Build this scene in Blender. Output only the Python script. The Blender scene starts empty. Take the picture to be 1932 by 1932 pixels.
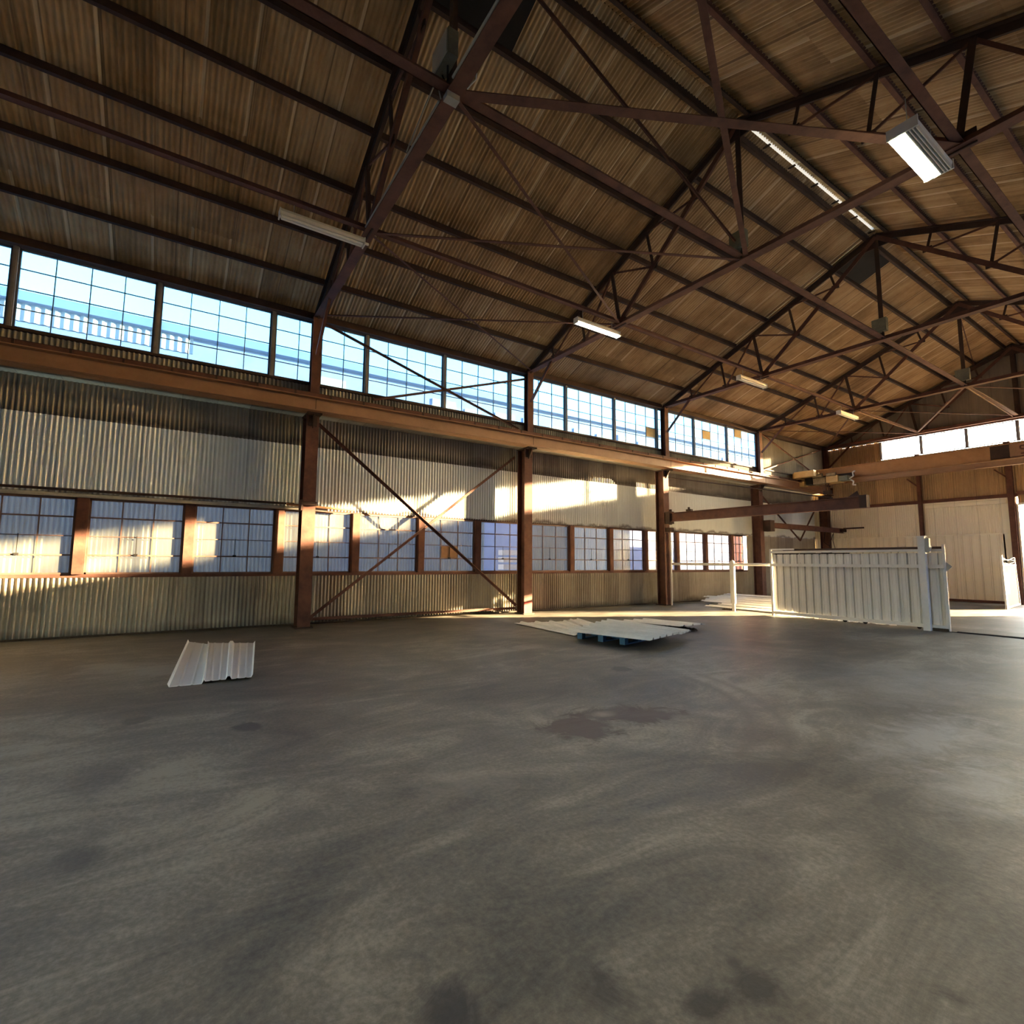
import bpy, math, random
from mathutils import Vector, Matrix
random.seed(7)
D = bpy.data
S = bpy.context.scene
COL = S.collection

# ------------------------------------------------------------------ camera
cam_d = D.cameras.new('camera'); cam = D.objects.new('camera', cam_d); COL.objects.link(cam)
Rv = Vector((0.55462608, 0.83207675, 0.00618008)); Uv = Vector((0.07764419, -0.05914606, 0.99522516)); Fv = Vector((-0.82846925, 0.55149798, 0.09740988))
m = Matrix((( Rv.x, Uv.x, -Fv.x, 13.831), (Rv.y, Uv.y, -Fv.y, 0.0), (Rv.z, Uv.z, -Fv.z, 1.6), (0, 0, 0, 1)))
cam.matrix_world = m
cam_d.sensor_width = 36; cam_d.lens = 961.42/1932*36; cam_d.clip_end = 300; cam_d.clip_start = 0.05
S.camera = cam

# ------------------------------------------------------------------ sky, sun, exposure
W = D.worlds.new('sky'); S.world = W; W.use_nodes = True
wn = W.node_tree; bg = wn.nodes['Background']
sky = wn.nodes.new('ShaderNodeTexSky'); sky.sky_type = 'NISHITA'
sky.sun_disc = False; sky.sun_elevation = math.radians(9.15); sky.sun_rotation = math.radians(26.6)
sky.air_density = 1.0; sky.dust_density = 1.2; sky.ozone_density = 1.5
wn.links.new(sky.outputs[0], bg.inputs[0]); bg.inputs[1].default_value = 1.0
sd = D.lights.new('sun', 'SUN'); sun = D.objects.new('sun', sd); COL.objects.link(sun)
sun.rotation_euler = Vector((-0.5, -1.0, -0.18)).to_track_quat('-Z', 'Y').to_euler()
sd.energy = 36.0; sd.angle = math.radians(0.5); sd.color = (1.0, 0.72, 0.40)
S.view_settings.view_transform = 'Standard'; S.view_settings.look = 'None'
S.view_settings.gamma = 1.0; S.view_settings.use_curve_mapping = False
S.view_settings.exposure = 2.22
cy = S.cycles
cy.max_bounces = 14; cy.diffuse_bounces = 8; cy.glossy_bounces = 4; cy.transmission_bounces = 8; cy.transparent_max_bounces = 16
cy.sample_clamp_indirect = 6.0; cy.use_denoising = True; cy.caustics_reflective = False; cy.caustics_refractive = False

# ------------------------------------------------------------------ materials
def nt(name):
    mt = D.materials.new(name); mt.use_nodes = True
    t = mt.node_tree; b = t.nodes['Principled BSDF']
    return mt, t, b
def noise(t, scale, detail=4, rough=.6, vec=None, dist=0):
    n = t.nodes.new('ShaderNodeTexNoise'); n.inputs['Scale'].default_value = scale; n.inputs['Detail'].default_value = detail
    n.inputs['Roughness'].default_value = rough; n.inputs['Distortion'].default_value = dist
    if vec is not None: t.links.new(vec, n.inputs['Vector'])
    return n.outputs['Fac']
def coord(t, scale=(1, 1, 1)):
    g = t.nodes.new('ShaderNodeNewGeometry'); mp = t.nodes.new('ShaderNodeMapping'); mp.inputs['Scale'].default_value = scale
    t.links.new(g.outputs['Position'], mp.inputs['Vector']); return mp.outputs['Vector']
def ramp(t, fac, stops):
    r = t.nodes.new('ShaderNodeValToRGB'); e = r.color_ramp.elements
    while len(e) < len(stops): e.new(.5)
    for k, (p, c) in enumerate(stops): e[k].position = p; e[k].color = (*c, 1)
    t.links.new(fac, r.inputs[0]); return r.outputs[0]
def math_(t, op, a, b=None, c=None):
    n = t.nodes.new('ShaderNodeMath'); n.operation = op
    for i, v in enumerate((a, b, c)):
        if v is None: continue
        if isinstance(v, (int, float)): n.inputs[i].default_value = v
        else: t.links.new(v, n.inputs[i])
    return n.outputs[0]
def mixc(t, fac, a, b, mode='MIX'):
    n = t.nodes.new('ShaderNodeMix'); n.data_type = 'RGBA'; n.blend_type = mode
    for i, v in ((0, fac), (6, a), (7, b)):
        if isinstance(v, (int, float)): n.inputs[i].default_value = v
        elif isinstance(v, tuple): n.inputs[i].default_value = (*v, 1)
        else: t.links.new(v, n.inputs[i])
    return n.outputs[2]
def sep(t, v):
    s = t.nodes.new('ShaderNodeSeparateXYZ'); t.links.new(v, s.inputs[0]); return s.outputs

def steel(name, c0, c1, rough=.85, scale=3.0, metal=0.0):
    mt, t, b = nt(name)
    f = noise(t, scale, 6, .7, coord(t))
    t.links.new(ramp(t, f, [(.3, c0), (.7, c1)]), b.inputs['Base Color'])
    b.inputs['Roughness'].default_value = rough; b.inputs['Metallic'].default_value = metal
    return mt
M = {}
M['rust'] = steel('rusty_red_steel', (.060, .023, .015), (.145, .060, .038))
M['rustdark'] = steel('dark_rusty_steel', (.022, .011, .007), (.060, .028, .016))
M['primer'] = steel('tan_brown_steel', (.26, .135, .065), (.36, .20, .105), .6, 2.0)
M['white'] = steel('white_painted_steel', (.60, .59, .55), (.72, .70, .66), .5, 2.5)
M['grey'] = steel('grey_metal', (.30, .30, .26), (.42, .41, .36), .5, 4)
M['yellow'] = steel('aged_yellow_paint', (.42, .28, .10), (.55, .38, .16), .6, 5)
M['blue'] = steel('blue_painted_wood', (.05, .13, .25), (.08, .20, .34), .7, 9)
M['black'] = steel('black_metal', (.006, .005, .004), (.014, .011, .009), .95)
M['redpaint'] = steel('red_paint', (.30, .02, .02), (.38, .04, .03))
M['boxgrey'] = steel('dull_green_grey_box', (.10, .10, .07), (.17, .165, .12), .8, 6)
M['hoist'] = steel('greasy_hoist_paint', (.16, .12, .07), (.34, .27, .17), .8, 8)
M['board'] = steel('brown_board', (.20, .11, .06), (.30, .17, .09), .8, 4)
M['tanboard'] = steel('tan_board', (.38, .33, .20), (.48, .42, .28), .8, 4)
M['orange'] = steel('orange_paint', (.85, .20, .05), (.95, .28, .08), .6, 1)
M['girder'] = steel('orange_brown_girder', (.30, .14, .05), (.44, .23, .09), .6, 1.5)
M['muntin'] = steel('window_bar_steel', (.10, .055, .04), (.18, .10, .07), .6, 4)
M['muntin_up'] = steel('blue_grey_window_bar', (.06, .075, .09), (.10, .11, .13), .6, 4)
M['mull_up'] = steel('grey_mullion_paint', (.16, .14, .13), (.26, .24, .23), .6, 3)
M['debris'] = steel('dark_debris', (.02, .015, .01), (.07, .05, .03), .9, 20)
M['neigh'] = steel('pale_blue_cladding', (.075, .095, .21), (.11, .135, .27), .8, 1)
M['band'] = steel('white_outer_band', (.24, .23, .25), (.30, .29, .30), .8, 1)
M['fascia'] = steel('blue_fascia', (.04, .07, .16), (.06, .09, .19), .7, .6)
M['pinkwood'] = steel('pale_timber', (.75, .45, .35), (.9, .62, .5), .8, 6)
M['dirtwhite'] = steel('dusty_white_sheet', (.66, .67, .65), (.84, .84, .82), .5, 1.5)

M['whitesheet'] = steel('white_ribbed_sheet_paint', (.80, .82, .80), (.88, .89, .87), .5, .6)
def wallsheet(name, base, dirt, axis='Y', dirtz=None, spread=.8, seamw=.7):
    """corrugated cladding: colour varies from sheet to sheet, with vertical runs of grime"""
    mt, t, b = nt(name)
    g = t.nodes.new('ShaderNodeNewGeometry'); s = sep(t, g.outputs['Position'])
    u = s['Y'] if axis == 'Y' else s['X']
    cell = math_(t, 'FLOOR', math_(t, 'DIVIDE', u, seamw))
    wnz = t.nodes.new('ShaderNodeTexWhiteNoise'); wnz.noise_dimensions = '1D'; t.links.new(cell, wnz.inputs['W'])
    streak = noise(t, 1.0, 5, .65, coord(t, (9, 9, .5)))
    blot = noise(t, .9, 5, .6, coord(t))
    v = math_(t, 'ADD', math_(t, 'MULTIPLY', wnz.outputs['Value'], .28), math_(t, 'ADD', math_(t, 'MULTIPLY', streak, .45), math_(t, 'MULTIPLY', blot, .5)))
    f = math_(t, 'MULTIPLY', math_(t, 'SUBTRACT', v, .44), spread*2.6)
    f.node.use_clamp = True
    fr = math_(t, 'FRACT', math_(t, 'DIVIDE', u, seamw))
    seam = math_(t, 'LESS_THAN', fr, .02)
    c = mixc(t, f, base, dirt)
    c = mixc(t, math_(t, 'MULTIPLY', seam, .55), c, tuple(x*.5 for x in dirt))
    if dirtz:                                   # a stained run where water and dust gather, in front of a rail
        z0, wd, col = dirtz
        d = math_(t, 'ABSOLUTE', math_(t, 'SUBTRACT', math_(t, 'ADD', s['Z'], math_(t, 'MULTIPLY', math_(t, 'SUBTRACT', blot, .5), .7)), z0))
        k = math_(t, 'SUBTRACT', 1.0, math_(t, 'DIVIDE', d, wd)); k.node.use_clamp = True
        c = mixc(t, math_(t, 'MULTIPLY', k, .8), c, col)
    t.links.new(c, b.inputs['Base Color']); b.inputs['Roughness'].default_value = .6
    return mt
M['wall_low'] = wallsheet('weathered_tan_corrugated', (.46, .41, .31), (.17, .14, .105), dirtz=(0.0, .22, (.05, .045, .035)))
M['wall_high'] = wallsheet('stained_tan_corrugated', (.38, .34, .26), (.12, .10, .08), dirtz=(4.62, .25, (.05, .04, .03)))
M['wall_white'] = wallsheet('white_corrugated', (.84, .89, .85), (.62, .65, .62), spread=.5, dirtz=(2.92, .10, (.10, .08, .07)))
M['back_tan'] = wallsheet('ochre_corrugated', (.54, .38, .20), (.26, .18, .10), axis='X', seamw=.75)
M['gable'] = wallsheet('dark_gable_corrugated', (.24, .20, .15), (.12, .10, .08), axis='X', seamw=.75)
M['back_white'] = wallsheet('cream_corrugated', (.86, .80, .64), (.70, .63, .48), axis='X', spread=.5, seamw=.75)
M['gate_white'] = wallsheet('off_white_ribbed_sheet', (.76, .74, .70), (.56, .54, .50), axis='X', spread=.6, seamw=.95)

def roofsheet():
    mt, t, b = nt('aged_roof_sheet')
    g = t.nodes.new('ShaderNodeNewGeometry'); s = sep(t, g.outputs['Position'])
    cy_ = math_(t, 'DIVIDE', s['Y'], .68); cx_ = math_(t, 'DIVIDE', s['X'], 2.05)
    cmb = t.nodes.new('ShaderNodeCombineXYZ'); t.links.new(math_(t, 'FLOOR', cy_), cmb.inputs[0]); t.links.new(math_(t, 'FLOOR', cx_), cmb.inputs[1])
    w = t.nodes.new('ShaderNodeTexWhiteNoise'); w.noise_dimensions = '2D'; t.links.new(cmb.outputs[0], w.inputs['Vector'])
    bl = noise(t, .8, 5, .65, coord(t)); st = noise(t, 1, 4, .6, coord(t, (.6, 7, .6)))
    v = math_(t, 'ADD', math_(t, 'MULTIPLY', w.outputs['Value'], .12), math_(t, 'ADD', math_(t, 'MULTIPLY', bl, .60), math_(t, 'MULTIPLY', st, .40)))
    c = ramp(t, v, [(.44, (.26, .155, .065)), (.56, (.42, .265, .125)), (.70, (.56, .39, .21))])
    fy = math_(t, 'FRACT', cy_)
    lap = math_(t, 'LESS_THAN', fy, .035); edge = math_(t, 'MULTIPLY', math_(t, 'GREATER_THAN', fy, .93), math_(t, 'GREATER_THAN', w.outputs['Value'], .35))
    c = mixc(t, math_(t, 'MULTIPLY', lap, .5), c, (.16, .085, .035))
    c = mixc(t, math_(t, 'MULTIPLY', edge, .6), c, (.80, .64, .42))
    fy2 = math_(t, 'FRACT', math_(t, 'DIVIDE', math_(t, 'ADD', s['Y'], .31), 1.02)); c = mixc(t, math_(t, 'MULTIPLY', math_(t, 'LESS_THAN', fy2, .022), .6), c, (.12, .065, .03))
    t.links.new(c, b.inputs['Base Color']); b.inputs['Roughness'].default_value = .65
    return mt
M['roof'] = roofsheet()

def floor_mat():
    mt, t, b = nt('dusty_concrete')
    p = coord(t)
    a = noise(t, .35, 6, .6, p, .6); f = noise(t, 1.6, 9, .75, coord(t, (1.0, .38, 1)), 1.2); g2 = noise(t, 30, 4, .7, p)
    v = math_(t, 'ADD', math_(t, 'MULTIPLY', a, .42), math_(t, 'ADD', math_(t, 'MULTIPLY', f, .42), math_(t, 'MULTIPLY', g2, .18)))
    c = ramp(t, v, [(.43, (.050, .046, .035)), (.48, (.088, .081, .062)), (.53, (.135, .124, .096)), (.60, (.24, .225, .18))])
    s = sep(t, p)
    wx = math_(t, 'MULTIPLY', math_(t, 'SUBTRACT', noise(t, 2.6, 6, .75, p, .8), .5), 2.6)
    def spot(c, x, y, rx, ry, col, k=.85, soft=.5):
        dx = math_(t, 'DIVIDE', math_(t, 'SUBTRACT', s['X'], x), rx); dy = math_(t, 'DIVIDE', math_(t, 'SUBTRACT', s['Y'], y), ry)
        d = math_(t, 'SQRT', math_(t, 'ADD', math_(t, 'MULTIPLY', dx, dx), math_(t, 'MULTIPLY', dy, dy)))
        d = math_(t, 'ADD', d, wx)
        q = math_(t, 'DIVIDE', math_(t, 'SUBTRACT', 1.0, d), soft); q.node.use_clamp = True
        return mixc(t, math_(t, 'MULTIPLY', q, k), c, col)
    br = (.050, .028, .017); dk = (.028, .025, .021)
    for x, y, rx, ry, col, k, sf in [(9.88, 3.42, .40, .44, br, .9, .3), (10.0, 4.25, .30, .48, br, .9, .3), (9.72, 3.95, .26, .60, br, .8, .4), (9.72, 3.90, .12, .22, (.30, .26, .19), .5, .8),
        (12.25, 1.47, .16, .15, dk, .8, .9), (12.04, .92, .15, .13, dk, .8, .7), (12.55, 1.7, .10, .12, dk, .8, .7), (12.6, 1.95, .09, .12, dk, .8, .7), (12.49, 1.98, .05, .05, dk, .6, .7), (13.03, 2.52, .09, .07, dk, .8, .7),
        (8.17, .73, .16, .15, dk, .8, .4), (8.16, 5.74, .22, .22, dk, .7, .4), (7.38, -.19, .14, .14, dk, .6, .4), (10.1, -.32, .2, .15, dk, .5, .7), (3.97, -1.19, .5, .4, dk, .5, .7),
        (10.4, 1.9, .35, .5, (.30, .27, .22), .35, .9), (8.95, -.3, .5, .3, dk, .5, .8), (11.9, 6.0, .5, 1.3, (.30, .30, .29), .55, .9), (12.5, 5.0, .35, .8, (.30, .30, .29), .5, .9), (10.8, 8.5, 1.2, 2.0, (.22, .22, .21), .4, 1.0)]:  # pale grey spots: dusty patches that also paint in the bluish floor sheen
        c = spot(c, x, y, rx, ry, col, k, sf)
    for cx, cyy, r in [(8.3, 3.2, 3.02), (8.3, 3.2, 3.32)]:             # curved tyre marks
        dx = math_(t, 'SUBTRACT', s['X'], cx); dy = math_(t, 'SUBTRACT', s['Y'], cyy)
        d = math_(t, 'SQRT', math_(t, 'ADD', math_(t, 'MULTIPLY', dx, dx), math_(t, 'MULTIPLY', dy, dy)))
        q = math_(t, 'SUBTRACT', 1.0, math_(t, 'DIVIDE', math_(t, 'ABSOLUTE', math_(t, 'SUBTRACT', d, r)), .11)); q.node.use_clamp = True
        q = math_(t, 'MULTIPLY', math_(t, 'MULTIPLY', math_(t, 'MULTIPLY', q, f), .9), math_(t, 'MULTIPLY', math_(t, 'GREATER_THAN', s['X'], 9.0), math_(t, 'GREATER_THAN', s['Y'], 4.0)))
        c = mixc(t, q, c, (.07, .062, .05))
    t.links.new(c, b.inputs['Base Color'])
    r = math_(t, 'ADD', math_(t, 'MULTIPLY', f, .40), .36); t.links.new(r, b.inputs['Roughness'])
    bp = t.nodes.new('ShaderNodeBump'); bp.inputs['Strength'].default_value = .25; bp.inputs['Distance'].default_value = .02
    t.links.new(v, bp.inputs['Height']); t.links.new(bp.outputs[0], b.inputs['Normal'])
    return mt
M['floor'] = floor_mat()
mt, t, b = nt('pale_gravel'); t.links.new(ramp(t, noise(t, 1.5, 6, .7, coord(t)), [(.3, (.30, .28, .25)), (.7, (.42, .40, .36))]), b.inputs['Base Color']); b.inputs['Roughness'].default_value = .9
M['ground'] = mt

def glass(name, tint, dust, kd, rough=.15, kg=.08):
    mt = D.materials.new(name); mt.use_nodes = True; t = mt.node_tree; t.nodes.clear()
    o = t.nodes.new('ShaderNodeOutputMaterial'); tr = t.nodes.new('ShaderNodeBsdfTransparent'); tr.inputs[0].default_value = (*tint, 1)
    df = t.nodes.new('ShaderNodeBsdfDiffuse'); df.inputs[0].default_value = (*dust, 1)
    tl = t.nodes.new('ShaderNodeBsdfTranslucent'); tl.inputs[0].default_value = (*dust, 1)
    gl = t.nodes.new('ShaderNodeBsdfGlossy'); gl.inputs['Roughness'].default_value = rough
    m0 = t.nodes.new('ShaderNodeMixShader'); m0.inputs[0].default_value = .5; t.links.new(df.outputs[0], m0.inputs[1]); t.links.new(tl.outputs[0], m0.inputs[2])
    m1 = t.nodes.new('ShaderNodeMixShader'); t.links.new(tr.outputs[0], m1.inputs[1]); t.links.new(m0.outputs[0], m1.inputs[2])
    if kd < .14 or kd > .3:
        m1.inputs[0].default_value = min(1, kd*2)*.8
    else:
        f = noise(t, 1.3, 2, .5, coord(t, (1, 1, .8)))
        k = math_(t, 'MULTIPLY', f, kd*2.0); k.node.use_clamp = True; t.links.new(k, m1.inputs[0])
    m2 = t.nodes.new('ShaderNodeMixShader'); m2.inputs[0].default_value = kg; t.links.new(m1.outputs[0], m2.inputs[1]); t.links.new(gl.outputs[0], m2.inputs[2])
    t.links.new(m2.outputs[0], o.inputs[0]); return mt
M['glass_low'] = glass('dusty_pane_glass', (.80, .84, .85), (.60, .62, .56), .16, .15, .04)
M['glass_up'] = glass('clerestory_glass', (.50, .70, .80), (.7, .8, .85), .10, .1, .05)
M['glass_back'] = glass('back_window_glass', (1, 1, 1), (.8, .8, .8), .06, .1, .03)
M['fibre'] = glass('blue_translucent_cladding', (.3, .4, .5), (.46, .41, .33), .50, .5, .02)

def emis(name, col, e):
    mt = D.materials.new(name); mt.use_nodes = True; b = mt.node_tree.nodes['Principled BSDF']
    b.inputs['Base Color'].default_value = (.8, .8, .75, 1); b.inputs['Emission Color'].default_value = (*col, 1); b.inputs['Emission Strength'].default_value = e
    return mt
M['tube_on'] = emis('lit_tube', (1.0, .95, .62), 9.0)
M['tube_off'] = emis('faint_tube', (1.0, .95, .75), 0.0)

# ------------------------------------------------------------------ mesh helpers
class MB:
    def __init__(s): s.v = []; s.f = []; s.m = []
    def add(s, vs, fs, mi=0):
        n = len(s.v); s.v += [tuple(v) for v in vs]; s.f += [tuple(i+n for i in f) for f in fs]; s.m += [mi]*len(fs); return s
    def box(s, x0, x1, y0, y1, z0, z1, mi=0):
        vs = [(x, y, z) for x in (x0, x1) for y in (y0, y1) for z in (z0, z1)]
        return s.add(vs, [(0, 1, 3, 2), (4, 6, 7, 5), (0, 4, 5, 1), (2, 3, 7, 6), (0, 2, 6, 4), (1, 5, 7, 3)], mi)
    def sect(s, p, q, prof, up=(0, 0, 1), mi=0, cap=True):
        """sweep a closed 2-D outline (side, up) from p to q"""
        p = Vector(p); q = Vector(q); d = (q-p).normalized(); u = Vector(up)
        if abs(d.dot(u)) > .98: u = Vector((1, 0, 0))
        sd_ = d.cross(u).normalized(); u = sd_.cross(d).normalized(); n = len(prof)
        vs = [p+sd_*a+u*b for a, b in prof]+[q+sd_*a+u*b for a, b in prof]
        fs = [(i, (i+1) % n, n+(i+1) % n, n+i) for i in range(n)]
        if cap: fs += [tuple(range(n))[::-1], tuple(range(n, 2*n))]
        return s.add(vs, fs, mi)
    def bar(s, p, q, w, h, up=(0, 0, 1), mi=0):
        return s.sect(p, q, [(-w/2, -h/2), (w/2, -h/2), (w/2, h/2), (-w/2, h/2)], up, mi)
    def tube(s, p, q, r, n=10, mi=0):
        return s.sect(p, q, [(r*math.cos(2*math.pi*i/n), r*math.sin(2*math.pi*i/n)) for i in range(n)], (0, 0, 1), mi)
    def path(s, pts, r, n=8):
        for a, b in zip(pts[:-1], pts[1:]): s.tube(a, b, r, n)
        return s
    def tee(s, p, q, w, h, t=.018, up=(0, 0, 1)):          # double angle: flange w on the -up side, web towards up
        return s.sect(p, q, [(-w/2, -h/2), (w/2, -h/2), (w/2, -h/2+t), (t, -h/2+t), (t, h/2), (-t, h/2), (-t, -h/2+t), (-w/2, -h/2+t)], up)
    def ibeam(s, p, q, w, h, t=.02, tw=.014, up=(0, 0, 1)):
        a = w/2; b = h/2
        return s.sect(p, q, [(-a, -b), (a, -b), (a, -b+t), (tw/2, -b+t), (tw/2, b-t), (a, b-t), (a, b), (-a, b), (-a, b-t), (-tw/2, b-t), (-tw/2, -b+t), (-a, -b+t)], up)
    def channel(s, p, q, w, h, t=.014, up=(0, 0, 1)):       # open towards +side
        b = h/2
        return s.sect(p, q, [(0, -b), (w, -b), (w, -b+t), (t, -b+t), (t, b-t), (w, b-t), (w, b), (0, b)], up)
    def build(s, name, mats, parent=None, loc=None, smooth=False):
        me = D.meshes.new(name); me.from_pydata(s.v, [], s.f); me.update()
        for mm in (mats if isinstance(mats, list) else [mats]): me.materials.append(mm)
        if isinstance(mats, list): me.polygons.foreach_set('material_index', s.m)
        if smooth: me.polygons.foreach_set('use_smooth', [True]*len(me.polygons))
        import bmesh
        bm = bmesh.new(); bm.from_mesh(me); bmesh.ops.recalc_face_normals(bm, faces=bm.faces); bm.to_mesh(me); bm.free()
        o = D.objects.new(name, me); COL.objects.link(o)
        if parent: o.parent = parent
        if loc: o.location = loc
        return o
def tag(o, label=None, cat=None, group=None, kind=None):
    if label: o['label'] = label
    if cat: o['category'] = cat
    if group: o['group'] = group
    if kind: o['kind'] = kind
    return o
def thing(name, loc, label, cat, group=None, rz=0, kind=None):
    o = D.objects.new(name, None); COL.objects.link(o); o.location = loc; o.rotation_euler.z = rz; o.empty_display_size = .1
    return tag(o, label, cat, group, kind)
def dup(root, loc=None, label=None, group=None):
    r = root.copy(); COL.objects.link(r)
    if loc: r.location = loc
    if label: r['label'] = label
    if group: r['group'] = group
    for ch in list(root.children):
        c = ch.copy(); COL.objects.link(c); c.parent = r
        for g in list(ch.children):
            d = g.copy(); COL.objects.link(d); d.parent = c
    return r
def corr(mb, o, u, v, n, lu, lv, pitch, amp, seg=8, nv=1, mi=0):
    """round corrugation: waves along u, sheet length along v, depth along n"""
    o = Vector(o); u = Vector(u).normalized(); v = Vector(v).normalized(); n = Vector(n).normalized()
    k = max(2, int(round(lu/pitch*seg))); vs = []; fs = []
    for i in range(k+1):
        s_ = lu*i/k; d = amp*math.cos(2*math.pi*s_/pitch)
        for j in range(nv+1): vs.append(o+u*s_+v*(lv*j/nv)+n*d)
    for i in range(k):
        for j in range(nv):
            a = i*(nv+1)+j; fs.append((a, a+nv+1, a+nv+2, a+1))
    return mb.add(vs, fs, mi)
def ribprof(period, rib, h, minor=True):
    """trapezoid rib profile over one period as (offset, height)"""
    r = rib; p = [(0, 0), (period*.5-r, 0), (period*.5-r*.45, h), (period*.5+r*.45, h), (period*.5+r, 0)]
    if minor: p = [(0, 0), (period*.16, 0), (period*.18, h*.12), (period*.22, h*.12), (period*.24, 0), (period*.5-r, 0), (period*.5-r*.45, h), (period*.5+r*.45, h), (period*.5+r, 0), (period*.76, 0), (period*.78, h*.12), (period*.82, h*.12), (period*.84, 0)]
    return p
def ribbed(mb, o, u, v, n, lu, lv, period, rib, h, mi=0, phase=0.0):
    o = Vector(o); u = Vector(u).normalized(); v = Vector(v).normalized(); n = Vector(n).normalized()
    pts = []; k = -1
    while k*period+phase < lu:
        for a, hh in ribprof(period, rib, h):
            s_ = k*period+a+phase
            if 0 <= s_ <= lu: pts.append((s_, hh))
        k += 1
    if pts[0][0] > 0: pts.insert(0, (0, pts[0][1]))
    if pts[-1][0] < lu: pts.append((lu, pts[-1][1]))
    vs = []
    for s_, hh in pts: vs += [o+u*s_+n*hh, o+u*s_+v*lv+n*hh]
    return mb.add(vs, [(2*i, 2*i+2, 2*i+3, 2*i+1) for i in range(len(pts)-1)], mi)
def sheet_quad(name, c, label, cat, mat, nrib=4, h=.035, th=.003, group=None, sag=0.0, phase=.0, edge=False):
    """loose ribbed sheet spanning four world corners (near-left, near-right, far-right, far-left); ribs run near to far"""
    a, b, d, e = [Vector(x) for x in c]; lu = (b-a).length; per = lu/nrib; pts = []
    k = 0
    if edge:
        w = .035
        for j in range(nrib+1):
            for a_, hh in ((-w, 0), (-w*.45, h), (w*.45, h), (w, 0), (per*.33-.02, 0), (per*.33, h*.18), (per*.33+.02, 0), (per*.67-.02, 0), (per*.67, h*.18), (per*.67+.02, 0)):
                q = (j*per+a_)/lu
                if -1e-6 <= q <= 1.0001: pts.append((min(1, max(0, q)), hh))
        k = nrib
    while k < nrib:
        for s_, hh in ribprof(per, per*.13, h):
            pts.append((min(1, max(0, (k*per+s_+phase*per)/lu)), hh))
        k += 1
    pts += [] if edge else [(1, 0)]
    pts.sort(key=lambda a_: a_[0]); vs = []; nl = 6
    for s_, hh in pts:
        for j in range(nl+1):
            w = j/nl; q = (a*(1-s_)+b*s_)*(1-w)+(e*(1-s_)+d*s_)*w
            vs.append(q+Vector((0, 0, hh+sag*math.sin(w*math.pi)*(1 if sag > 0 else 1))))
    fs = []
    for i in range(len(pts)-1):
        for j in range(nl): r = i*(nl+1)+j; fs.append((r, r+nl+1, r+nl+2, r+1))
    mb = MB(); mb.add(vs, fs); o = mb.build(name, mat)
    md = o.modifiers.new('thickness', 'SOLIDIFY'); md.thickness = th; md.offset = 1
    return tag(o, label, cat, group)

# ------------------------------------------------------------------ setting
RD0, RD1, RDZ = 7.5, 21.0, 4.8
Y0, B = 2.713, 6.541
YC = [Y0+B*k for k in range(5)]; YB = YC[4]            # column lines; the back wall stands on the fifth
YF = -8.0; XR = 16.6; XU = .7; HX = 8.30; SL = .405; ZE = 7.74; XE = .86
def zline(x): x = min(x, 2*HX-x); return ZE+SL*(x-XE)     # underside of the purlins
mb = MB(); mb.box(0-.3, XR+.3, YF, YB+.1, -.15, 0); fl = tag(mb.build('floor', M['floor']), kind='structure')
mb = MB(); mb.box(-60, 60, -50, 90, -.4, -.16); tag(mb.build('ground', M['ground']), kind='structure')
P, A = .0875, .020
mb = MB()
corr(mb, (0, YF, .03), (0, 1, 0), (0, 0, 1), (1, 0, 0), YB-YF, 1.20, P, A, mi=0)
corr(mb, (0, YC[3]+.1, 1.23), (0, 1, 0), (0, 0, 1), (1, 0, 0), YB-YC[3]-.1, 1.67, P, A, mi=0)
corr(mb, (0.01, YF, 2.90), (0, 1, 0), (0, 0, 1), (1, 0, 0), YB-YF, 1.66, P, A, mi=1)
corr(mb, (-.01, YF, 4.54), (0, 1, 0), (0, 0, 1), (1, 0, 0), YB-YF, .82, P, A, mi=2)
corr(mb, (XU, YF, 5.34), (0, 1, 0), (0, 0, 1), (1, 0, 0), YB-YF, .66, P, A, mi=2)
corr(mb, (XU, YC[3]+.2, 5.98), (0, 1, 0), (0, 0, 1), (1, 0, 0), YB-YC[3]-.2, 1.84, P, A, mi=2)
mb.box(-.05, XU, YF, YB, 5.33, 5.36, 2)
tag(mb.build('wall_left', [M['wall_low'], M['wall_white'], M['wall_high']], smooth=True), kind='structure')
# back wall
mb = MB()
def bw(x0, x1, z0, z1, mi): corr(mb, (x0, YB, z0), (1, 0, 0), (0, 0, 1), (0, -1, 0), x1-x0, z1-z0, P, A*.8, 6, 1, mi)
DX0, DX1, DZ = 8.05, 12.35, 4.1
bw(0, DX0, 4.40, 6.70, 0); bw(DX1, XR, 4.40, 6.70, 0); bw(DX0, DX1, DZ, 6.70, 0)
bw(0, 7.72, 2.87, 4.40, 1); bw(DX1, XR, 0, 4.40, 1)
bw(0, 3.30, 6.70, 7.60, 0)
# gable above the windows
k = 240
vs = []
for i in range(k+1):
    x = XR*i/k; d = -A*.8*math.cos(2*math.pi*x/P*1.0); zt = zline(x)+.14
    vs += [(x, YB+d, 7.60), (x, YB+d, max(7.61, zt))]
mb.add(vs, [(2*i, 2*i+2, 2*i+3, 2*i+1) for i in range(k)], 2)
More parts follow.
